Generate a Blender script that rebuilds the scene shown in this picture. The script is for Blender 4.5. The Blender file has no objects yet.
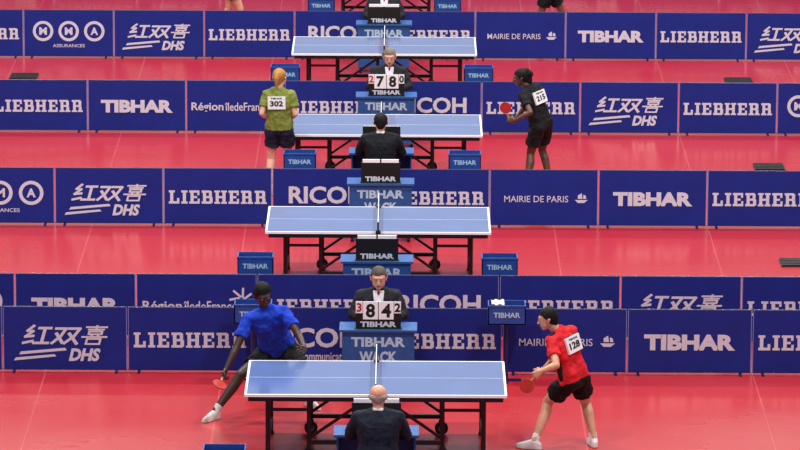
import bpy, bmesh, math, random
from mathutils import Vector, Matrix, Quaternion
random.seed(4)
V=Vector
scene=bpy.context.scene
try:
    scene.view_settings.view_transform='Standard'
    scene.view_settings.look='None'
except Exception as e: print(e)

# ------------------------------------------------------------ materials
def lin(c):
    return tuple(((v/255)/12.92 if v/255<=0.04045 else ((v/255+0.055)/1.055)**2.4) for v in c)
def mat(name,c,rough=0.5,var=0.06,scale=12,metal=0.0,spec=0.5,bump=0.0,bdist=0.01):
    m=bpy.data.materials.new(name); m.use_nodes=True
    nt=m.node_tree; b=nt.nodes['Principled BSDF']
    b.inputs['Roughness'].default_value=rough; b.inputs['Metallic'].default_value=metal
    b.inputs['Specular IOR Level'].default_value=spec
    tc=nt.nodes.new('ShaderNodeTexCoord'); n=nt.nodes.new('ShaderNodeTexNoise')
    n.inputs['Scale'].default_value=scale; n.inputs['Detail'].default_value=4
    nt.links.new(tc.outputs['Object'],n.inputs['Vector'])
    r=nt.nodes.new('ShaderNodeValToRGB'); l=lin(c)
    r.color_ramp.elements[0].position=0.3; r.color_ramp.elements[1].position=0.7
    r.color_ramp.elements[0].color=tuple(max(0,v*(1-var*2)) for v in l)+(1,)
    r.color_ramp.elements[1].color=tuple(min(1,v*(1+var*2)) for v in l)+(1,)
    nt.links.new(n.outputs['Fac'],r.inputs['Fac']); nt.links.new(r.outputs['Color'],b.inputs['Base Color'])
    if bump>0:
        bp=nt.nodes.new('ShaderNodeBump'); bp.inputs['Strength'].default_value=bump; bp.inputs['Distance'].default_value=bdist
        nt.links.new(n.outputs['Fac'],bp.inputs['Height']); nt.links.new(bp.outputs['Normal'],b.inputs['Normal'])
    return m
M={}
M['blue']=mat('barrier_fabric',(20,40,130),0.55,0.05,3,spec=0.25)
M['blueedge']=mat('barrier_edge',(120,130,180),0.5)
M['rail']=mat('barrier_rail',(18,26,84),0.4)
M['print']=mat('white_print',(205,208,222),0.6,0.02)
M['tt']=mat('table_top_blue',(92,114,166),0.13,0.03,2,spec=0.75)  # blue paled so the base colour carries part of the glancing reflection
M['white']=mat('white_line',(240,242,246),0.5,0.02)
M['black']=mat('black_steel',(14,14,18),0.4)
M['dark']=mat('dark_plastic',(12,12,14),0.45)
M['steel']=mat('grey_steel',(150,152,158),0.35,metal=0.7)
M['net']=mat('net_cord',(20,40,60),0.8)
M['desk']=mat('desk_blue',(34,84,150),0.45)
M['deskp']=mat('desk_print',(170,200,225),0.6)
M['box']=mat('towel_box_blue',(30,72,150),0.45)
M['cloth']=mat('towel_white',(232,232,232),0.9,bump=0.3)
M['red']=mat('red_ink',(190,30,35),0.6)
M['rub']=mat('rubber_red',(180,40,35),0.5)
M['wood']=mat('wood_handle',(180,130,80),0.5)
M['vent']=mat('vent_dark',(35,28,30),0.5)
M['eyew']=mat('eye_white',(190,185,180),0.4)

# ------------------------------------------------------------ mesh builder
class MB:
    def __init__(s): s.v=[];s.f=[];s.m=[];s.mats=[]
    def mi(s,m):
        if m not in s.mats: s.mats.append(m)
        return s.mats.index(m)
    def add(s,vs,fs,m):
        o=len(s.v); k=s.mi(m)
        s.v+= [tuple(p) for p in vs]
        for f in fs: s.f.append(tuple(i+o for i in f)); s.m.append(k)
    def box(s,x0,x1,y0,y1,z0,z1,m):
        vs=[(x0,y0,z0),(x1,y0,z0),(x1,y1,z0),(x0,y1,z0),(x0,y0,z1),(x1,y0,z1),(x1,y1,z1),(x0,y1,z1)]
        s.add(vs,[(0,3,2,1),(4,5,6,7),(0,1,5,4),(1,2,6,5),(2,3,7,6),(3,0,4,7)],m)
    def cyl(s,p0,p1,r,m,n=12,r1=None):
        p0=V(p0);p1=V(p1);r1=r if r1 is None else r1
        d=(p1-p0).normalized(); a=d.orthogonal().normalized(); b=d.cross(a)
        vs=[];
        for p,rr in((p0,r),(p1,r1)):
            for i in range(n):
                t=2*math.pi*i/n; vs.append(p+a*rr*math.cos(t)+b*rr*math.sin(t))
        fs=[(i,(i+1)%n,n+(i+1)%n,n+i) for i in range(n)]+[tuple(range(n))[::-1],tuple(range(n,2*n))]
        s.add(vs,fs,m)
    def bar(s,p0,p1,w,m):   # square tube
        s.cyl(p0,p1,w*0.7,m,4)
    def flat(s,data,m,org,ax=V((1,0,0)),up=V((0,0,1))):
        vs,fs=data
        s.add([V(org)+ax*p[0]+up*p[1] for p in vs],fs,m)
    def mesh(s,name,smooth=False):
        me=bpy.data.meshes.new(name); me.from_pydata(s.v,[],s.f)
        for m in s.mats: me.materials.append(m)
        me.polygons.foreach_set('material_index',s.m)
        if smooth: me.polygons.foreach_set('use_smooth',[True]*len(s.f))
        me.update(); return me
def obj(name,me,loc=(0,0,0),rotz=0,parent=None,bevel=0):
    o=bpy.data.objects.new(name,me); scene.collection.objects.link(o)
    o.location=loc; o.rotation_euler=(0,0,rotz)
    if parent: o.parent=parent
    if bevel:
        b=o.modifiers.new('bevel','BEVEL'); b.width=bevel; b.segments=2; b.limit_method='ANGLE'
    return o

# ------------------------------------------------------------ lettering
_tc={}
def text(s,w=None,h=None,bold=0.02,shear=0.0,cx=0,cy=0):
    key=(s,bold,shear)
    if key not in _tc:
        cu=bpy.data.curves.new('t','FONT'); cu.body=s; cu.size=1; cu.offset=bold; cu.resolution_u=3; cu.shear=shear
        o=bpy.data.objects.new('t',cu); scene.collection.objects.link(o)
        dg=bpy.context.evaluated_depsgraph_get(); dg.update()
        me=bpy.data.meshes.new_from_object(o.evaluated_get(dg))
        vs=[(v.co.x,v.co.y) for v in me.vertices]; fs=[tuple(p.vertices) for p in me.polygons]
        bpy.data.objects.remove(o); bpy.data.curves.remove(cu); bpy.data.meshes.remove(me)
        _tc[key]=(vs,fs)
    vs,fs=_tc[key]
    return fit(vs,fs,w,h,cx,cy)
def fit(vs,fs,w,h,cx,cy):
    if not vs: return [],[]
    x0=min(p[0] for p in vs);x1=max(p[0] for p in vs);y0=min(p[1] for p in vs);y1=max(p[1] for p in vs)
    sx=w/(x1-x0) if w else None; sy=h/(y1-y0) if h else None
    sx=sx or sy; sy=sy or sx
    return [((p[0]-(x0+x1)/2)*sx+cx,(p[1]-(y0+y1)/2)*sy+cy) for p in vs],fs
SL={'L':(.82,[(.1,0,.34,1),(0,0,.8,.18),(0,.84,.46,1),(.62,0,.8,.42)]),
'I':(.48,[(.12,0,.36,1),(0,0,.48,.16),(0,.84,.48,1)]),
'E':(.82,[(.1,0,.34,1),(0,.83,.78,1),(0,0,.8,.17),(.1,.42,.6,.58),(.62,.64,.78,1),(.64,0,.8,.38)]),
'B':(.84,[(.1,0,.34,1),(0,.83,.7,1),(.1,.42,.7,.58),(0,0,.74,.17),(.56,.5,.78,.94),(.6,.06,.84,.5)]),
'H':(.96,[(.1,0,.34,1),(.62,0,.86,1),(.1,.42,.8,.58),(0,.86,.44,1),(.52,.86,.96,1),(0,0,.44,.14),(.52,0,.96,.14)]),
'R':(.92,[(.1,0,.34,1),(0,.83,.7,1),(.1,.42,.72,.58),(.56,.5,.8,.94),(.58,0,.82,.46),(0,0,.44,.14),(.5,0,.92,.14)])}
def slab(word,w,h,cx=0,cy=0):
    vs=[];fs=[];x=0
    for ch in word:
        adv,rs=SL[ch]
        xs=sorted({v for r in rs for v in(r[0],r[2])}); ys=sorted({v for r in rs for v in(r[1],r[3])})
        for x0,x1 in zip(xs,xs[1:]):
            for y0,y1 in zip(ys,ys[1:]):
                mx,my=(x0+x1)/2,(y0+y1)/2
                if any(a<mx<c and b<my<d for a,b,c,d in rs):
                    o=len(vs); vs+=[(x+x0,y0),(x+x1,y0),(x+x1,y1),(x+x0,y1)]; fs.append((o,o+1,o+2,o+3))
        x+=adv+.13
    return fit(vs,fs,w,h,cx,cy)
def ring(cx,cy,r0,r1,n=32):
    vs=[];fs=[]
    for i in range(n):
        t=2*math.pi*i/n; vs+=[(cx+r0*math.cos(t),cy+r0*math.sin(t)),(cx+r1*math.cos(t),cy+r1*math.sin(t))]
    for i in range(n):
        j=(i+1)%n; fs.append((2*i,2*i+1,2*j+1,2*j))
    return vs,fs
def poly(*pts): return list(pts),[tuple(range(len(pts)))]
def stroke(pts,w):
    vs=[];fs=[]
    for (a,b),(c,d) in zip(pts,pts[1:]):
        dx,dy=c-a,d-b; l=math.hypot(dx,dy) or 1; nx,ny=-dy/l*w/2,dx/l*w/2; ex,ey=dx/l*w*.3,dy/l*w*.3
        o=len(vs); vs+=[(a-ex+nx,b-ey+ny),(a-ex-nx,b-ey-ny),(c+ex-nx,d+ey-ny),(c+ex+nx,d+ey+ny)]; fs.append((o,o+1,o+2,o+3))
    return vs,fs
def cjk():
    w=.13
    hong=[[(.28,.98),(.08,.72),(.3,.7),(.05,.42),(.36,.46)],[(.02,.1),(.38,.2)],[(.5,.86),(.98,.86)],[(.74,.86),(.74,.12)],[(.42,.1),(1.0,.1)]]
    shuang=[[(.04,.84),(.44,.84),(.3,.45),(.02,.08)],[(.1,.6),(.44,.1)],[(.54,.84),(.98,.84),(.82,.45),(.5,.08)],[(.6,.6),(1.0,.06)]]
    xi=[[(.1,.92),(.9,.92)],[(.5,1.0),(.5,.8)],[(.2,.8),(.8,.8)],[(.25,.7),(.75,.7),(.75,.56),(.25,.56),(.25,.7)],[(.34,.54),(.4,.46)],[(.66,.54),(.6,.46)],[(.02,.42),(.98,.42)],[(.24,.32),(.76,.32),(.76,.06),(.24,.06),(.24,.32)]]
    vs=[];fs=[]
    for k,chs in enumerate((hong,shuang,xi)):
        for st in chs:
            a,b=stroke(st,w if k<2 else .09)
            o=len(vs); vs+=[(p[0]+k*1.12+p[1]*.22,p[1]) for p in a]; fs+=[tuple(i+o for i in f) for f in b]
    return vs,fs

PW,PH=1.397,0.745
def panel(kind):
    mb=MB(); w=PW/2
    mb.box(-w,w,-.012,.012,.03,PH,M['blue'])
    mb.box(-w,-w+.008,-.0135,.0135,.03,PH,M['blueedge']); mb.box(w-.008,w,-.0135,.0135,.03,PH,M['blueedge'])
    mb.cyl((-w,0,PH),(w,0,PH),.013,M['rail'],10)
    mb.cyl((-w,0,.03),(w,0,.03),.011,M['rail'],8)
    for x in(-w+.12,w-.12):
        mb.box(x-.015,x+.015,-.1,.1,0,.012,M['rail']); mb.cyl((x,0,.01),(x,0,.06),.012,M['rail'],8)
    def T(d,m='print'): mb.flat(d,M[m],(0,-.0165,0))
    if kind=='T': T(text('TIBHAR',1.03,.185,.055,0,0,.375))
    elif kind=='L': T(slab('LIEBHERR',1.27,.175,0,.375))
    elif kind=='R':
        T(text('RICOH',.98,.23,.03,0,0,.41)); T(text('communications',.62,.1,.012,0,.15,.19))
    elif kind=='M':
        T(text('MAIRIE DE PARIS',.83,.085,.004,0,-.1,.37))
        T(poly((.40,.36),(.44,.32),(.52,.32),(.57,.36))); T(poly((.44,.375),(.5,.375),(.49,.45),(.44,.42))); T(poly((.51,.375),(.55,.375),(.54,.42),(.51,.43)))
    elif kind=='D':
        a,b=cjk(); vs,fs=fit(a,b,.98,.24,0,.43)
        for q,f in enumerate(fs):
            mb.add([V((vs[i][0],-.0155-.0002*q,vs[i][1])) for i in f],[tuple(range(len(f)))],M['print'])
        T(text('DHS',.36,.15,.045,.25,.22,.2))
        T(poly((-.52,.20),(.02,.25),(.0,.28),(-.5,.235)))
        T(poly((-.58,.13),(-.1,.18),(-.12,.205),(-.56,.165)))
    elif kind=='A':
        for x,c in((-.4,'M'),(0,'M'),(.4,'A')):
            T(ring(x,.42,.115,.16)); T(text(c,.12,.12,.04,0,x,.42))
        T(text('ASSURANCES',.5,.05,.01,0,0,.19))
    elif kind=='G':
        T(text('Région',.46,.15,.02,0,-.4,.36)); T(text('îledeFrance',.62,.12,.01,0,.16,.375))
        for k in range(7):
            t=k*.9; T(stroke([(.52+.03*math.cos(t),.46+.03*math.sin(t)),(.52+.13*math.cos(t+.5),.46+.13*math.sin(t+.5))],.026))
    return mb.mesh('barrier_'+kind)
PM={k:panel(k) for k in 'TLRMDAG'}
X0=-.25; PITCH=1.411
ROWS={'A':(51.70,-5,'ATDLRLMTLDA'),'B':(53.43,-5,'LATGLRLDLTA'),
      'C':(59.78,-6,'GTADLRLMTLDA'),'D':(66.26,-6,'ADLTGLRLDLAT'),
      'E':(72.46,-6,'TLADLRLMTLDA'),'F':(78.9,-6,'ADLTGLRLDLAT'),'Z':(44.35,-5,'LATGLRLDLTA')}
for r,(y,st,seq) in ROWS.items():
    for i,k in enumerate(seq):
        obj('advertising_barrier',PM[k],(X0+(st+i+.5)*PITCH,y,0))

# ------------------------------------------------------------ floor
def floor_mat():
    m=bpy.data.materials.new('red_sports_floor'); m.use_nodes=True; nt=m.node_tree; b=nt.nodes['Principled BSDF']
    tc=nt.nodes.new('ShaderNodeTexCoord')
    mp=nt.nodes.new('ShaderNodeMapping'); mp.inputs['Scale'].default_value=(.22,.5,1)
    nt.links.new(tc.outputs['Object'],mp.inputs['Vector'])
    n=nt.nodes.new('ShaderNodeTexNoise'); n.inputs['Scale'].default_value=1.0; n.inputs['Detail'].default_value=5
    nt.links.new(mp.outputs['Vector'],n.inputs['Vector'])
    r=nt.nodes.new('ShaderNodeValToRGB'); e=r.color_ramp.elements
    e[0].position=.32; e[0].color=lin((166,20,28))+(1,); e[1].position=.7; e[1].color=lin((186,58,56))+(1,)  # paler noise patches also put glossy pink highlights into the floor colour
    nt.links.new(n.outputs['Fac'],r.inputs['Fac'])
    br=nt.nodes.new('ShaderNodeTexBrick'); br.inputs['Scale'].default_value=1; br.inputs['Mortar Size'].default_value=.006
    br.inputs['Brick Width'].default_value=2.0; br.inputs['Row Height'].default_value=14; br.offset=0
    br.inputs['Color1'].default_value=(0,0,0,1);br.inputs['Color2'].default_value=(0,0,0,1);br.inputs['Mortar'].default_value=(1,1,1,1)
    nt.links.new(tc.outputs['Object'],br.inputs['Vector'])
    mx=nt.nodes.new('ShaderNodeMix'); mx.data_type='RGBA'
    mul=nt.nodes.new('ShaderNodeMath'); mul.operation='MULTIPLY'; mul.inputs[1].default_value=.25
    nt.links.new(br.outputs['Fac'],mul.inputs[0]); nt.links.new(mul.outputs[0],mx.inputs[0])
    nt.links.new(r.outputs['Color'],mx.inputs[6]); mx.inputs[7].default_value=lin((225,150,150))+(1,)
    nt.links.new(mx.outputs[2],b.inputs['Base Color'])
    r2=nt.nodes.new('ShaderNodeMapRange'); r2.inputs[1].default_value=.3; r2.inputs[2].default_value=.7; r2.inputs[3].default_value=.36; r2.inputs[4].default_value=.15
    nt.links.new(n.outputs['Fac'],r2.inputs[0]); nt.links.new(r2.outputs[0],b.inputs['Roughness'])
    b.inputs['Specular IOR Level'].default_value=.5
    return m
mb=MB(); fm=floor_mat(); mb.box(-18,18,36,100,-.1,0,fm); obj('floor',mb.mesh('floor'))

# ------------------------------------------------------------ table
def table_mesh():
    mb=MB(); W=1.525/2; Z=.76; t=.022
    for s in(-1,1):
        a,b=sorted((s*.003,s*1.37)); mb.box(a,b,-W,W,Z-t,Z,M['tt'])
        a,b=sorted((s*1.348,s*1.3705)); mb.box(a,b,-W-.0005,W+.0005,Z-t-.003,Z+.001,M['white'])
        a,b=sorted((s*.003,s*1.37))
        mb.box(a,b,-W-.001,-W+.02,Z-t-.004,Z+.0012,M['white']); mb.box(a,b,W-.02,W+.001,Z-t-.004,Z+.0012,M['white'])
        mb.box(a,b,-.002,.002,Z,Z+.001,M['white'])
        a,b=sorted((s*.02,s*1.33))
        for y in(-W+.03,W-.03): mb.box(a,b,y-.012,y+.012,Z-t-.055,Z-t,M['black'])
        for x in(.03,1.32,.68): mb.box(s*x-.012,s*x+.012,-W+.03,W-.03,Z-t-.05,Z-t,M['black'])
        for y in(-.56,.56):
            mb.bar((s*1.13,y,.02),(s*1.13,y,Z-t-.01),.05,M['black']); mb.cyl((s*1.13,y,0),(s*1.13,y,.03),.035,M['dark'])
            mb.bar((s*1.13,y,.55),(s*.70,y,.55),.03,M['black'])
            mb.bar((s*.70,y,.12),(s*.70,y,Z-t-.02),.045,M['black'])
            mb.bar((s*.70,y,.24),(s*.10,y,.66),.028,M['black'])
            mb.bar((s*.10,y,.2),(s*.10,y,Z-t-.02),.04,M['black'])
            mb.cyl((s*.70,y-.022,.072),(s*.70,y+.022,.072),.072,M['dark'],20); mb.cyl((s*.70,y-.026,.072),(s*.70,y+.026,.072),.035,M['steel'],16)
            mb.box(s*.70-.03,s*.70+.03,y-.035,y+.035,.13,.16,M['black'])
            mb.box(s*.70-.02,s*.70+.02,y-.035,y-.029,.06,.15,M['black']); mb.box(s*.70-.02,s*.70+.02,y+.029,y+.035,.06,.15,M['black'])
        mb.bar((s*1.13,-.56,.18),(s*1.13,.56,.18),.035,M['black'])
        mb.bar((s*.70,-.56,.55),(s*.70,.56,.55),.03,M['black']); mb.bar((s*.10,-.56,.22),(s*.10,.56,.22),.035,M['black'])
    for y in(-.56,.56): mb.bar((-.70,y,.2),(.70,y,.2),.045,M['black'])
    nw=W+.1525
    for i in range(11): mb.box(-.0008,.0008,-nw,nw,Z+.01+i*.0132,Z+.0116+i*.0132,M['net'])
    k=-nw
    while k<nw: mb.box(-.0008,.0008,k,k+.0016,Z+.005,Z+.145,M['net']); k+=.0155
    mb.box(-.004,.004,-nw,nw,Z+.14,Z+.1525,M['white'])
    for s in(-1,1):
        mb.cyl((0,s*nw,Z-.04),(0,s*nw,Z+.155),.011,M['black'],10)
        a,b=sorted((s*(W-.05),s*nw)); mb.box(-.035,.035,a,b,Z-.05,Z-.028,M['black']); 
        a,b=sorted((s*(W-.06),s*(W+.01))); mb.box(-.03,.03,a,b,Z+.002,Z+.012,M['black']); mb.box(-.03,.03,s*(W+.008)-.006,s*(W+.008)+.006,Z-.045,Z+.012,M['black'])
    return mb.mesh('table')
TM=table_mesh()
TY=[47.6,55.8,62.1,68.5,74.95]
for y in TY: obj('table_tennis_table',TM,(-.245-(.02 if y==55.8 or y==62.1 else 0),y+.7625,0))

# ------------------------------------------------------------ desk / scoreboard / boxes / chair / vents
def desk_mesh():
    mb=MB()
    mb.box(-.40,.40,0,.018,.08,.735,M['desk'])
    for x in(-.40,.38): mb.box(x,x+.02,.018,.34,.08,.735,M['desk'])
    mb.box(-.43,.43,-.03,.38,.735,.76,M['desk'])
    for x in(-.36,.36):
        mb.box(x-.02,x+.02,-.03,.38,0,.03,M['black']); mb.bar((x,.12,.02),(x,.12,.1),.03,M['black']); mb.bar((x,.3,.02),(x,.3,.1),.03,M['black'])
    mb.flat(text('TIBHAR',.60,.11,.04,0,0,.62),M['deskp'],(0,-.004,0)); mb.flat(text('WACK',.42,.13,.045,0,0,.45),M['deskp'],(0,-.004,0))
    return mb.mesh('desk')
DM=desk_mesh()
def board_mesh(digits=None):
    mb=MB()
    mb.box(-.25,.25,-.012,.012,0,.10,M['dark'])
    mb.flat(text('TIBHAR',.40,.062,.045,0,0,.05),M['print'],(0,-.0145,0)); mb.box(-.26,.26,-.05,.05,-.0,.008,M['dark'])
    if digits:
        mb.box(-.25,.25,.0,.012,.10,.30,M['dark'])
        a,b,c,d=digits
        for x,w,h,ch,m in((-.212,.075,.13,a,'red'),(-.087,.165,.2,b,'dark'),(.087,.165,.2,c,'dark'),(.212,.075,.13,d,'dark')):
            z0=.305-h; mb.box(x-w/2,x+w/2,-.014,0,z0,.305,M['white'])
            mb.flat(text(ch,None,h*.78,.035,0,x,z0+h/2),M[m],(0,-.016,0))
            mb.cyl((x-w*.3,-.005,.305),(x-w*.3,-.005,.318),.004,M['steel'],6); mb.cyl((x+w*.3,-.005,.305),(x+w*.3,-.005,.318),.004,M['steel'],6)
    else:
        mb.box(-.25,.25,-.010,.012,.10,.26,M['dark'])
        for x in(-.12,.12): mb.box(x-.11,x+.11,-.014,.014,.26,.30,M['white'])
    return mb.mesh('board')
BM=board_mesh()
desks=[(-.235,50.6,0,'3842'),(-.25,58.8,0,None),(-.2,65.0,0,'2780'),(-.26,71.2,0,None),
       (-.27,54.15,0,None),(-.23,46.30,1,None),(-.25,61.2,1,'2780')]
for x,y,rv,dg in desks:
    obj('umpire_desk',DM,(x,y,0),math.pi if rv else 0)
    obj('scoreboard',board_mesh(dg) if dg else BM,(x,y+(-.06 if rv else .06),.7605),math.pi if rv else 0)

def tbox_mesh():
    mb=MB(); w,d,z0,z1=.21,.14,.68,.90
    mb.box(-w,w,-d,d,z0,z0+.012,M['box'])
    mb.box(-w,w,-d,-d+.012,z0,z1,M['box']); mb.box(-w,w,d-.012,d,z0,z1,M['box'])
    mb.box(-w,-w+.012,-d,d,z0,z1,M['box']); mb.box(w-.012,w,-d,d,z0,z1,M['box'])
    mb.box(-w-.008,w+.008,-d-.008,-d+.004,z1-.02,z1,M['box'])
    mb.flat(text('TIBHAR',.3,.06,.03,0,0,.79),M['deskp'],(0,-d-.004,0))
    mb.cyl((0,0,.02),(0,0,z0),.022,M['rail'],12); mb.box(-.17,.17,-.02,.02,0,.025,M['rail']); mb.box(-.02,.02,-.12,.12,0,.025,M['rail'])
    return mb.mesh('towel_box')
XM=tbox_mesh()
for x,y in[(-1.72,44.87),(1.25,44.60),(-1.64,51.35),(1.20,51.35),(-1.69,53.85),(1.17,53.85),(-1.31,60.2),(.84,60.2),(-1.66,66.7),(1.12,66.7),(-1.25,72.9),(.73,72.9)]:
    obj('towel_box_stand',XM,(x,y,0))
mb=MB()
g=[];n=10
for i in range(n):
    for j in range(6):
        x=-.17+.14*i/(n-1); yy=-.12+.2*j/5; z=.915+.012*math.sin(i*1.3+j*2)
        g.append((x,yy,z))
fs=[(j+i*6,j+(i+1)*6,j+1+(i+1)*6,j+1+i*6) for i in range(n-1) for j in range(5)]
mb.add(g,fs,M['cloth']); tw=obj('towel',mb.mesh('towel',True),(1.20,51.35,0))
sm=tw.modifiers.new('s','SOLIDIFY'); sm.thickness=.015

def chair_mesh():
    mb=MB()
    mb.box(-.21,.21,-.2,.2,.43,.455,M['dark'])
    mb.box(-.21,.21,.20,.22,.56,.70,M['dark'])
    for x in(-.2,.2):
        mb.cyl((x,.21,.0),(x,.21,.70),.012,M['steel']); mb.cyl((x,-.19,0),(x,-.19,.44),.012,M['steel']); mb.cyl((x,-.19,.2),(x,.21,.2),.009,M['steel'])
    return mb.mesh('chair')
CM=chair_mesh()
mb=MB()
for k in range(5): mb.box(-.2,.2,-.2+k*.09,-.15+k*.09,.0,.03,M['vent'])
mb.box(-.21,-.19,-.22,.22,0,.02,M['vent']); mb.box(.19,.21,-.22,.22,0,.02,M['vent'])
VM=mb.mesh('vent')
for x,y in[(4.98,57.6),(5.1,63.8),(5.15,70.6),(-5.75,70.7)]: obj('floor_vent',VM,(x,y,0.0))

# ------------------------------------------------------------ people
def fib(n):
    pts=[]
    for i in range(n):
        z=1-2*(i+.5)/n; r=math.sqrt(1-z*z); t=i*2.399963; pts.append(V((r*math.cos(t),r*math.sin(t),z)))
    return pts
FIB=fib(90); FIBS=fib(36)
class Body:
    def __init__(s): s.v=[];s.f=[]
    def hull(s,*items):
        bm=bmesh.new()
        for it in items:
            c=V(it[0]); r=it[1]
            if len(it)==2:
                for p in (FIB if r>.02 else FIBS): bm.verts.new(c+p*r)
            else:
                n=V(it[2]).normalized(); a=n.orthogonal().normalized(); b=n.cross(a)
                for i in range(24):
                    t=math.pi*i/12
                    for sft in(-.003,.003): bm.verts.new(c+a*r*math.cos(t)+b*r*math.sin(t)+n*sft)
        res=bmesh.ops.convex_hull(bm,input=bm.verts[:])
        bad=[e for e in res['geom_interior']+res['geom_unused'] if isinstance(e,bmesh.types.BMVert)]
        if bad: bmesh.ops.delete(bm,geom=list(set(bad)),context='VERTS')
        bmesh.ops.recalc_face_normals(bm,faces=bm.faces[:])
        bm.verts.index_update(); o=len(s.v)
        s.v+=[tuple(v.co) for v in bm.verts]
        s.f+=[tuple(v.index+o for v in f.verts) for f in bm.faces]
        bm.free()
    def build(s,name,m,root,vox=.006,smooth=3,fold=0):
        me=bpy.data.meshes.new(name); rl=root.location
        me.from_pydata([(a-rl.x,b-rl.y,c-rl.z) for a,b,c in s.v],[],s.f); me.update()
        o=bpy.data.objects.new(name,me); scene.collection.objects.link(o)
        rm=o.modifiers.new('r','REMESH'); rm.mode='VOXEL'; rm.voxel_size=vox; rm.use_smooth_shade=True
        if smooth:
            sm=o.modifiers.new('s','SMOOTH'); sm.factor=.5; sm.iterations=smooth
        if fold:
            tx=bpy.data.textures.new('folds','CLOUDS'); tx.noise_scale=.09; tx.noise_depth=1
            dm=o.modifiers.new('d','DISPLACE'); dm.texture=tx; dm.strength=fold; dm.mid_level=.42; dm.texture_coords='LOCAL'
        dg=bpy.context.evaluated_depsgraph_get(); dg.update()
        nm=bpy.data.meshes.new_from_object(o.evaluated_get(dg))
        o.modifiers.clear(); o.data=nm; nm.materials.clear(); nm.materials.append(m)
        nm.polygons.foreach_set('use_smooth',[True]*len(nm.polygons))
        o.parent=root
        return o
def lerp(a,b,t): return a+(b-a)*t
def hand(B,w,d,pn,ts,curl=.5):
    d=V(d).normalized(); pn=V(pn); pn=(pn-d*pn.dot(d)).normalized(); S=d.cross(pn)*ts
    kn=[w+d*.088+S*k for k in(.034,.0115,-.0115,-.033)]
    B.hull((w,.025),(w+d*.04+S*.02,.02),(w+d*.04-S*.02,.018),*[(k,.0125) for k in kn])
    for k,L,fan in zip(kn,(.040,.046,.042,.033),(.14,.04,-.05,-.16)):
        p=k; a=0
        for q,(l,r) in enumerate(((L,.0098),(L*.7,.009),(L*.55,.008))):
            a+=curl*(.9,1.1,.8)[q]
            dd=(d*math.cos(a)+pn*math.sin(a)+S*fan*(.6 if curl>.7 else 1)).normalized(); e=p+dd*l
            B.hull((p,r),(e,r*.88)); p=e
    p=w+d*.028+S*.028; dd=(d*.65+S*.7+pn*.35).normalized(); e=p+dd*.042
    B.hull((p,.014),(e,.0115)); e2=e+(d*.8+S*.1+pn*(.3+.5*curl)).normalized()*.034; B.hull((e,.0115),(e2,.009))

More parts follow.
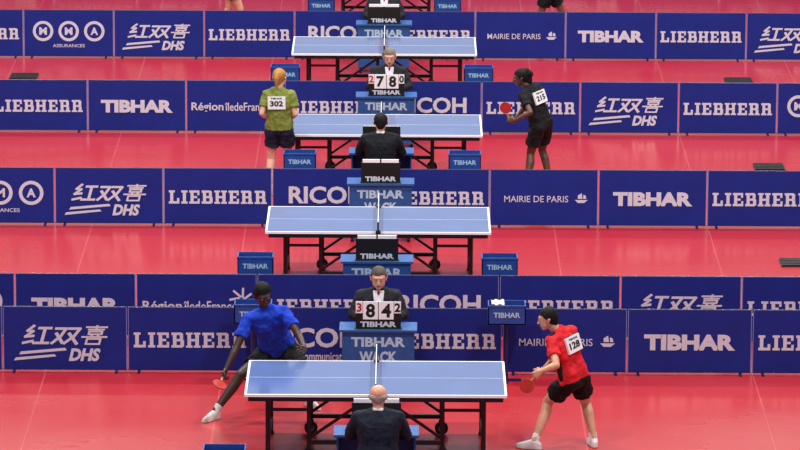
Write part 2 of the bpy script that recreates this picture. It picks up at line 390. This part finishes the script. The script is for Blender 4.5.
SK={}
def skin(c):
    if c not in SK: SK[c]=mat('skin_%d_%d_%d'%c,c,.45,.07,14)
    return SK[c]
CL={}
def clm(n,c,rough=.8):
    if n not in CL: CL[n]=mat(n,c,rough,.10,9,spec=.25,bump=.4,bdist=.03)
    return CL[n]
HS=1.07
def person(name,J,sk,hair='short',hairc=(20,16,14),kit='sport',top=('shirt',(30,60,180)),bot=('shorts',(15,15,20)),g=1.0,
           shoe=(225,225,225),sock=True,bib=None,curlR=.5,curlL=.5,shoe_m=None,trim=None):
    P,N,H=V(J['P']),V(J['N']),V(J['H'])
    root=bpy.data.objects.new(name,None); scene.collection.objects.link(root); root.location=(P.x,P.y,0); root.empty_display_size=.2
    U=(N-P).normalized()
    F=V(J['F']); F=(F-U*F.dot(U)).normalized(); R=F.cross(U).normalized()
    FH=V(J.get('FH',J['F'])).normalized(); UH=V(J.get('UH',(0,0,1))); UH=(UH-FH*UH.dot(FH)).normalized(); RH=FH.cross(UH)
    hw=.088*g; sw=J.get('sw',.185)
    hip={'R':P+R*hw,'L':P-R*hw}
    sh={'R':V(J['shR']) if 'shR' in J else N-U*.045+R*sw,'L':V(J['shL']) if 'shL' in J else N-U*.045-R*sw}
    el={k:V(J['el'+k]) for k in'LR'}; wr={k:V(J['wr'+k]) for k in'LR'}; kn={k:V(J['kn'+k]) for k in'LR'}; an={k:V(J['an'+k]) for k in'LR'}
    W=lerp(P,N,.40); C=lerp(P,N,.72)+F*.005
    def torso(B,e,lo=True,gg=g):
        wa=[(W+R*.055*gg,.092*gg+e),(W-R*.055*gg,.092*gg+e)]
        ch=[(C+R*.075*gg,.103*gg+e),(C-R*.075*gg,.103*gg+e)]
        hp=[(hip['R'],.098*gg+e),(hip['L'],.098*gg+e)]
        B.hull(*(hp+wa)) if lo else B.hull((lerp(P,N,.1)+R*.08*gg,.098*gg+e),(lerp(P,N,.1)-R*.08*gg,.098*gg+e),*wa)
        B.hull(*(wa+ch)); sp=[(sh['R'],.05+e),(sh['L'],.05+e),(N-U*.02,.06+e)]
        B.hull(*(ch+sp)); B.hull((N-U*.02,.062+e*.8),(N+U*.02,.052+e*.3),(lerp(N,sh['R'],.55),.045+e),(lerp(N,sh['L'],.55),.045+e))
    B=Body(); torso(B,0)
    UR,FR,RR=UH,FH,RH
    h=H; UH=UR*HS; FH=FR*HS; RH=RR*HS; K=HS
    nb=H-UH*.06-FH*.02
    B.hull((N-U*.01,.056*min(g,1.1)),(nb,.052))
    B.hull((h+UH*.033-FH*.018,.080*K),(h+UH*.022+FH*.012,.074*K))
    B.hull((h+UH*.01+FH*.012,.070*K),(h-UH*.045+FH*.03+RH*.02,.045*K),(h-UH*.045+FH*.03-RH*.02,.045*K),(h-UH*.082+FH*.058,.024*K))
    B.hull((h+UH*.022+FH*.08,.009),(h-UH*.028+FH*.106,.011)); B.hull((h-UH*.03+FH*.095+RH*.011,.009),(h-UH*.03+FH*.095-RH*.011,.009),(h-UH*.028+FH*.106,.009))
    B.hull((h+UH*.03+FH*.078+RH*.035,.010),(h+UH*.032+FH*.082,.010),(h+UH*.03+FH*.078-RH*.035,.010))
    B.hull((h-UH*.056+FH*.078+RH*.018,.007),(h-UH*.056+FH*.086,.009),(h-UH*.056+FH*.078-RH*.018,.007))
    for s in(1,-1):
        B.hull((h+UH*.015+RH*s*.080-FH*.012,.010),(h-UH*.025+RH*s*.078-FH*.004,.008),(h+UH*.012+RH*s*.088-FH*.03,.007))
    suit=kit=='suit'
    for k,s in(('R',1),('L',-1)):
        B.hull((sh[k],.05*g),(el[k],.038*g)); m1=lerp(el[k],wr[k],.3)
        B.hull((el[k],.037*g),(m1,.040*g)); B.hull((m1,.040*g),(wr[k],.026))
        pn=V(J.get('pn'+k,F)); hd=V(J.get('hd'+k,wr[k]-el[k]))
        hand(B,wr[k],hd,pn,J.get('ts'+k,s),curlR if k=='R' else curlL)
        B.hull((hip[k],.088*g),(kn[k],.056*g)); 
        d=(an[k]-kn[k]).normalized(); fk=V(J.get('ft'+k,J['F'])); fk.z=0; fk.normalize()
        bk=(-fk-d*(-fk).dot(d)).normalized()
        mc=lerp(kn[k],an[k],.3)+bk*.018
        B.hull((kn[k],.054*g),(mc,.055*g)); B.hull((mc,.055*g),(an[k],.036)); B.hull((kn[k],.05),(an[k]-fk*0,.034))
    B.build('body',skin(sk),root,.0055,2)
    eb=MB(); rl=root.location
    def ball(c,r,m):
        bm=bmesh.new(); bmesh.ops.create_icosphere(bm,subdivisions=2,radius=r); eb.add([v.co+c-rl for v in bm.verts],[tuple(v.index for v in f.verts) for f in bm.faces],m); bm.free()
    for s in(1,-1):
        ball(h+UH*.006+FH*.072+RH*s*.030,.0105*K,M['eyew']); ball(h+UH*.006+FH*.0795+RH*s*.030,.0055*K,M['dark'])
    me=eb.mesh('eyes',True); obj('eyes',me,parent=root)
    Bm=Body(); Bm.hull((h-UH*.056+FH*.085+RH*.018,.004),(h-UH*.057+FH*.0945,.004),(h-UH*.056+FH*.085-RH*.018,.004)); Bm.build('mouth',clm('lips',(120,50,45),.5),root,.002,0)
    hc=clm('hair_%d_%d_%d'%hairc,hairc,.7); Bh=Body()
    if hair=='bald':
        for s in(1,-1): Bh.hull((h+UH*.005+RH*s*.062-FH*.02,.026*K),(h-UH*.005+RH*s*.045-FH*.06,.032*K)); 
        Bh.hull((h-UH*.005+RH*.045-FH*.06,.032*K),(h-UH*.005-RH*.045-FH*.06,.032*K),(h-UH*.04-FH*.055,.03*K))
    else:
        Bh.hull((h+UH*.044-FH*.022,.085*K),(h+UH*.05+FH*.006,.070*K)); Bh.hull((h+UH*.03-FH*.03,.082*K),(h-UH*.035-FH*.05,.05*K))
        for s in(1,-1): Bh.hull((h+UH*.045+RH*s*.04-FH*.0,.045*K),(h+UH*.01+RH*s*.067-FH*.02,.018*K))
        if hair=='pony':
            Bh.hull((h+UH*.06-FH*.10,.028),(h+UH*.0-FH*.13,.034)); Bh.hull((h+UH*.0-FH*.13,.034),(h-UH*.10-FH*.12,.015))
        if hair=='tuft':
            Bh.hull((h+UH*.07-FH*.075,.055),(h+UH*.03-FH*.12,.045)); Bh.hull((h+UH*.03-FH*.11,.04),(h-UH*.06-FH*.10,.035))
        if hair=='afro':
            Bh.hull((h+UH*.055-FH*.02,.092*K),(h+UH*.03-FH*.035,.088*K))
    Bh.build('hair',hc,root,.005,1,.008)
    bb=Body()
    for s in(1,-1): bb.hull((h+UH*.028+FH*.085+RH*s*.018,.0035),(h+UH*.031+FH*.080+RH*s*.042,.0025))
    bb.build('eyebrows',hc,root,.0015,0)
    tm=clm(top[0],top[1]); bmt=clm(bot[0],bot[1])
    if not suit:
        T=Body(); torso(T,.014,lo=False)
        T.hull((lerp(P,N,.1)+R*.08*g,.11*g),(lerp(P,N,.1)-R*.08*g,.11*g),(lerp(P,N,.0)+R*.085*g,.108*g,U),(lerp(P,N,.0)-R*.085*g,.108*g,U))
        for k in'LR':
            T.hull((sh[k],.062),(lerp(sh[k],el[k],.62),.066,el[k]-sh[k]))
        T.build('shirt',tm,root,.0065,2,.045)
        S=Body(); S.hull((hip['R'],.107*g),(hip['L'],.107*g),(lerp(P,N,.16)+R*.06,.10*g,U),(lerp(P,N,.16)-R*.06,.10*g,U))
        for k in'LR': S.hull((hip[k],.107*g),(lerp(hip[k],kn[k],J.get('short',.62)),.100*g,kn[k]-hip[k]))
        S.build('shorts',bmt,root,.0065,2,.04)
        if trim:
            S=Body()
            for k,s in(('R',1),('L',-1)):
                S.hull((sh[k]+U*.05,.025),(N+R*s*.06+U*.02,.025)); S.hull((C+R*s*.165*g+U*.02,.034),(P+R*s*.175*g+U*.06,.034))
            S.build('shirt_trim',clm(trim[0],trim[1]),root,.006,1)
    else:
        T=Body(); torso(T,.024,lo=True,gg=g*1.02)
        for k in'LR':
            T.hull((sh[k],.070*g),(el[k],.055*g)); T.hull((el[k],.054*g),(lerp(el[k],wr[k],.9),.040,wr[k]-el[k]))
        T.build('jacket',tm,root,.0065,3,.02)
        S=Body(); S.hull((hip['R'],.115*g),(hip['L'],.115*g))
        for k in'LR':
            S.hull((hip[k],.11*g),(kn[k],.075)); S.hull((kn[k],.075),(an[k]-V((0,0,.02)),.06,kn[k]-an[k]))
        S.build('trousers',bmt,root,.007,2)
        fr=C+F*(.103*g*1.02+.026)
        Q=Body(); nn=N+F*.070+U*.03
        Q.hull((nn+R*.05,.014),(nn-R*.05,.014),(fr+F*.012+U*.03+R*.035,.012),(fr+F*.012+U*.03-R*.035,.012),(fr+F*.010-U*.13,.010))
        Q.hull((N+U*.03+R*.045,.02),(N+U*.03+F*.055,.015)); Q.hull((N+U*.03-R*.045,.02),(N+U*.03+F*.055,.015)); Q.hull((N+U*.04-F*.03+R*.03,.03),(N+U*.04-F*.03-R*.03,.03))
        for k in'LR': Q.hull((lerp(el[k],wr[k],.85),.034,wr[k]-el[k]),(lerp(el[k],wr[k],.97),.034,wr[k]-el[k]))
        Q.build('dress_shirt',clm('shirt_white',(215,215,222)),root,.005,1)
        Q=Body(); Q.hull((nn+F*.022-U*.0,.017),(nn+F*.022-U*.03,.012)); Q.hull((nn+F*.022-U*.03,.013),(fr+F*.026+R*.020-U*.06,.010),(fr+F*.026-R*.020-U*.06,.010),(fr+F*.022-U*.12,.008))
        Q.build('necktie',clm('tie',(150,20,30)),root,.004,1)
    Sh=Body(); So=Body()
    for k in'LR':
        fk=V(J.get('ft'+k,J['F'])); fk.z=0; fk.normalize(); a=an[k]; z0=a.z-.09; base=V((a.x,a.y,z0))
        up=V((0,0,1)); he=base-fk*.045; ba=base+fk*.12; to=base+fk*.185
        Sh.hull((he+up*.004,.036,up),(ba+up*.004,.046,up),(to+up*.004,.03,up),(he+up*.05,.032),(base+up*.075,.040),(ba+up*.035,.035),(to+up*.03,.022))
        if not suit: So.hull((base+up*.07,.042),(lerp(a,kn[k],.16),.043,kn[k]-a))
    Sh.build('shoes',shoe_m or clm('shoe_%d_%d_%d'%shoe,shoe,.5),root,.006,1)
    if not suit: So.build('socks',clm('sock_white',(225,225,225)),root,.006,1)
    if bib:
        mb=MB(); oc=C-F*(.103*g+.014+.026); oc=oc-rl; w,hh=.12,.085
        c=[oc-R*w-U*hh,oc+R*w-U*hh,oc+R*w+U*hh,oc-R*w+U*hh]; bk=F*.024
        vs=c+[p+bk for p in c]
        mb.add(vs,[(0,1,2,3),(7,6,5,4),(0,4,5,1),(1,5,6,2),(2,6,7,3),(3,7,4,0)],M['white'])
        mb.flat(text(bib,.18,.075,.04,0,0,-.01),M['dark'],oc-F*.002,R,U); mb.flat(text('TIBHAR',.16,.025,.03,0,0,.06),M['dark'],oc-F*.002,R,U)
        obj('number_bib',mb.mesh('bib'),parent=root)
    return root
def paddle(w,d,face,front='rub'):
    mb=MB(); d=V(d).normalized(); n=V(face); n=(n-d*n.dot(d)).normalized()
    mb.cyl((0,0,0),d*.10,.013,M['wood'],10)
    c=d*.175; mb.cyl(c-n*.001,c+n*.001,.079,M['wood'],32); mb.cyl(c+n*.001,c+n*.006,.077,M[front],32); mb.cyl(c-n*.006,c-n*.001,.077,M['dark'] if front!='dark' else M['rub'],32)
    obj('table_tennis_paddle',mb.mesh('paddle'),w)

# players court 1
person('table_tennis_player',dict(P=(-1.33,50.0,.67),N=(-1.45,49.76,1.17),H=(-1.48,49.68,1.345),F=(.25,-.93,0),FH=(.35,-.9,-.3),UH=(-.1,-.2,1),
  shR=(-1.645,49.68,1.08),shL=(-1.25,49.74,1.15),elR=(-1.76,49.53,.81),wrR=(-1.87,49.40,.60),elL=(-1.10,49.60,.94),wrL=(-1.02,49.36,.83),
  hdR=(-.35,-.3,-.85),pnR=(.8,-.4,-.2),hdL=(-.1,-.9,.2),pnL=(-.8,0,-.3),
  knR=(-1.73,49.72,.45),anR=(-2.0,49.54,.09),ftR=(-.6,-.8,0),knL=(-1.02,49.78,.42),anL=(-.98,50.12,.09),ftL=(.5,-.8,0)),
  (58,34,27),hair='afro',hairc=(10,9,10),top=('shirt_blue',(24,62,190)),bot=('shorts_black',(14,14,18)),curlR=1.1,curlL=.5,shoe=(225,215,210),g=1.08)
paddle((-1.905,49.36,.52),(-.15,-.9,-.25),(.5,-.3,1))
person('table_tennis_player',dict(P=(1.85,48.42,.74),N=(1.70,48.46,1.24),H=(1.57,48.46,1.385),F=(-.8,.6,0),FH=(-.97,.1,-.2),UH=(-.3,0,1),sw=.18,
  elL=(1.65,48.08,.97),wrL=(1.50,48.08,.91),elR=(1.70,48.76,.96),wrR=(1.60,48.82,.82),hdL=(-.7,.1,-.5),pnL=(.1,.9,-.2),
  knL=(1.58,48.54,.46),anL=(1.44,48.32,.09),ftL=(-.9,.3,0),knR=(1.99,48.68,.42),anR=(2.07,48.44,.09),ftR=(-.2,.8,0)),
  (206,150,120),hairc=(14,12,12),top=('shirt_red',(205,30,42)),bot=('shorts_black',(14,14,18)),bib='128',curlL=1.1,trim=('trim_black',(20,18,22)),g=1.05)
paddle((1.455,48.10,.875),(-.5,.05,-.6),(-.3,-1,0))
# players court 3
person('table_tennis_player',dict(P=(-1.615,61.74,.90),N=(-1.63,61.78,1.41),H=(-1.615,61.82,1.58),F=(.2,.97,0),FH=(.3,.95,-.1),sw=.165,
  elL=(-1.85,61.72,1.12),wrL=(-1.72,61.92,1.0),elR=(-1.405,61.70,1.12),wrR=(-1.49,61.93,1.0),
  knL=(-1.73,61.82,.49),anL=(-1.755,61.72,.09),knR=(-1.50,61.82,.49),anR=(-1.49,61.72,.09),short=.55),
  (226,178,150),hair='pony',hairc=(176,122,62),top=('shirt_olive',(120,130,58)),bot=('shorts_navy',(22,26,50)),bib='302',g=1.0)
person('table_tennis_player',dict(P=(1.90,62.30,.87),N=(1.74,62.35,1.36),H=(1.62,62.36,1.50),F=(-.75,.6,0),FH=(-.97,.1,-.2),UH=(-.3,0,1),sw=.165,
  elL=(1.74,61.97,1.10),wrL=(1.54,62.0,.99),elR=(1.70,62.62,1.08),wrR=(1.60,62.6,.95),hdL=(-.8,.1,.1),pnL=(.1,.9,-.2),
  knL=(1.76,62.32,.48),anL=(1.70,62.15,.09),ftL=(-.9,.2,0),knR=(1.92,62.57,.48),anR=(2.02,62.42,.09),ftR=(-.5,.7,0),short=.66),
  (88,54,40),hair='tuft',hairc=(16,12,12),top=('shirt_black',(20,20,24)),bot=('shorts_dark',(18,24,24)),bib='215',g=1.0,curlL=1.1)
paddle((1.46,62.01,.99),(-.25,.0,.8),(-.2,-1,0))
def stand(x,y,fx,sk,tc,bc,sp,short):
    q=1 if fx<0 else -1
    person('table_tennis_player',dict(P=(x,y,.82),N=(x+fx*.2,y+.05,1.3),H=(x+fx*.27,y+.03,1.45),F=(fx,.15,0),
     shL=(x+fx*.18,y-.13*q,1.26),shR=(x+fx*.18,y+.13*q,1.26),
     elL=(x+fx*.22,y-.2*q,1.0),elR=(x+fx*.22,y+.2*q,1.0),wrL=(x+fx*.45,y-.15*q,.95),wrR=(x+fx*.45,y+.15*q,.95),
     knL=(x+.05-sp*.8,y-.1*q,.46),knR=(x+.05+sp*.8,y+.1*q,.46),anL=(x-sp,y-.1*q,.09),anR=(x+sp,y+.1*q,.09),short=short),
     sk,top=tc,bot=bc)
stand(-2.72,74.5,1,(214,160,130),('shirt_blue',(24,62,190)),('shorts_navy',(22,26,50)),.12,.5)
stand(2.36,74.4,-1,(120,80,60),('shirt_red',(205,30,42)),('shorts_black',(14,14,18)),.2,.75)

def seated(x,y,fy,sk,hair,hairc,suitc,g=1.05,dx=0,fl=0):
    person('seated_umpire',dict(P=(x,y,.55),N=(x+dx,y+fy*.05,1.05),H=(x+dx,y+fy*.09,1.215),F=(0,fy,0),FH=(fl,fy,-.15),sw=.195,
     elR=(x+fy*.28,y+fy*.12,.81),elL=(x-fy*.28,y+fy*.12,.81),wrR=(x+fy*.15,y+fy*.34,.80),wrL=(x-fy*.15,y+fy*.34,.80),
     hdR=(-fy*.5,fy,0),hdL=(fy*.5,fy,0),pnR=(0,0,-1),pnL=(0,0,-1),
     knR=(x+fy*.11,y+fy*.42,.52),knL=(x-fy*.11,y+fy*.42,.52),anR=(x+fy*.12,y+fy*.36,.09),anL=(x-fy*.12,y+fy*.36,.09)),
     sk,hair=hair,hairc=hairc,kit='suit',top=('suit_%d'%suitc[0],suitc),bot=('suit_%d'%suitc[0],suitc),g=g,curlR=.25,curlL=.25,shoe=(15,12,12))
    obj('folding_chair',CM,(x,y+.02 if fy<0 else y-.02,0),0 if fy<0 else math.pi)
seated(-.235,51.25,-1,(214,158,132),'short',(84,76,72),(30,30,38),1.1)
seated(-.16,65.68,-1,(210,155,130),'short',(120,110,100),(30,32,40))
seated(-.26,71.85,-1,(210,155,130),'short',(40,32,30),(31,33,41))
seated(-.26,60.48,1,(205,150,125),'short',(18,14,14),(20,20,28),1.1)
seated(-.21,45.62,1,(222,160,134),'bald',(150,140,135),(24,28,44),1.12)

# ------------------------------------------------------------ light
w=bpy.data.worlds.new('hall'); scene.world=w; w.use_nodes=True
bg=w.node_tree.nodes['Background']; bg.inputs[0].default_value=(.92,.94,1,1); bg.inputs[1].default_value=.5
for x in(-6,6):
    for y in(42,53,64,75):
        L=bpy.data.lights.new('ceiling_lamp','AREA'); L.shape='RECTANGLE'; L.size=1.2; L.size_y=.8; L.energy=1450; L.color=(1,.96,.90)
        o=bpy.data.objects.new('ceiling_lamp',L); scene.collection.objects.link(o); o.location=(x,y,17)

# ------------------------------------------------------------ camera
cam=bpy.data.cameras.new('camera'); co=bpy.data.objects.new('camera',cam); scene.collection.objects.link(co); scene.camera=co
th=math.atan(988/4700)
cam.sensor_width=36; cam.lens=36*4700/800; cam.clip_end=600
co.matrix_world=Matrix.Translation((0,0,12.58))@Matrix.Rotation(math.pi/2-th,4,'X')@Matrix.Rotation(math.radians(.27),4,'Z')
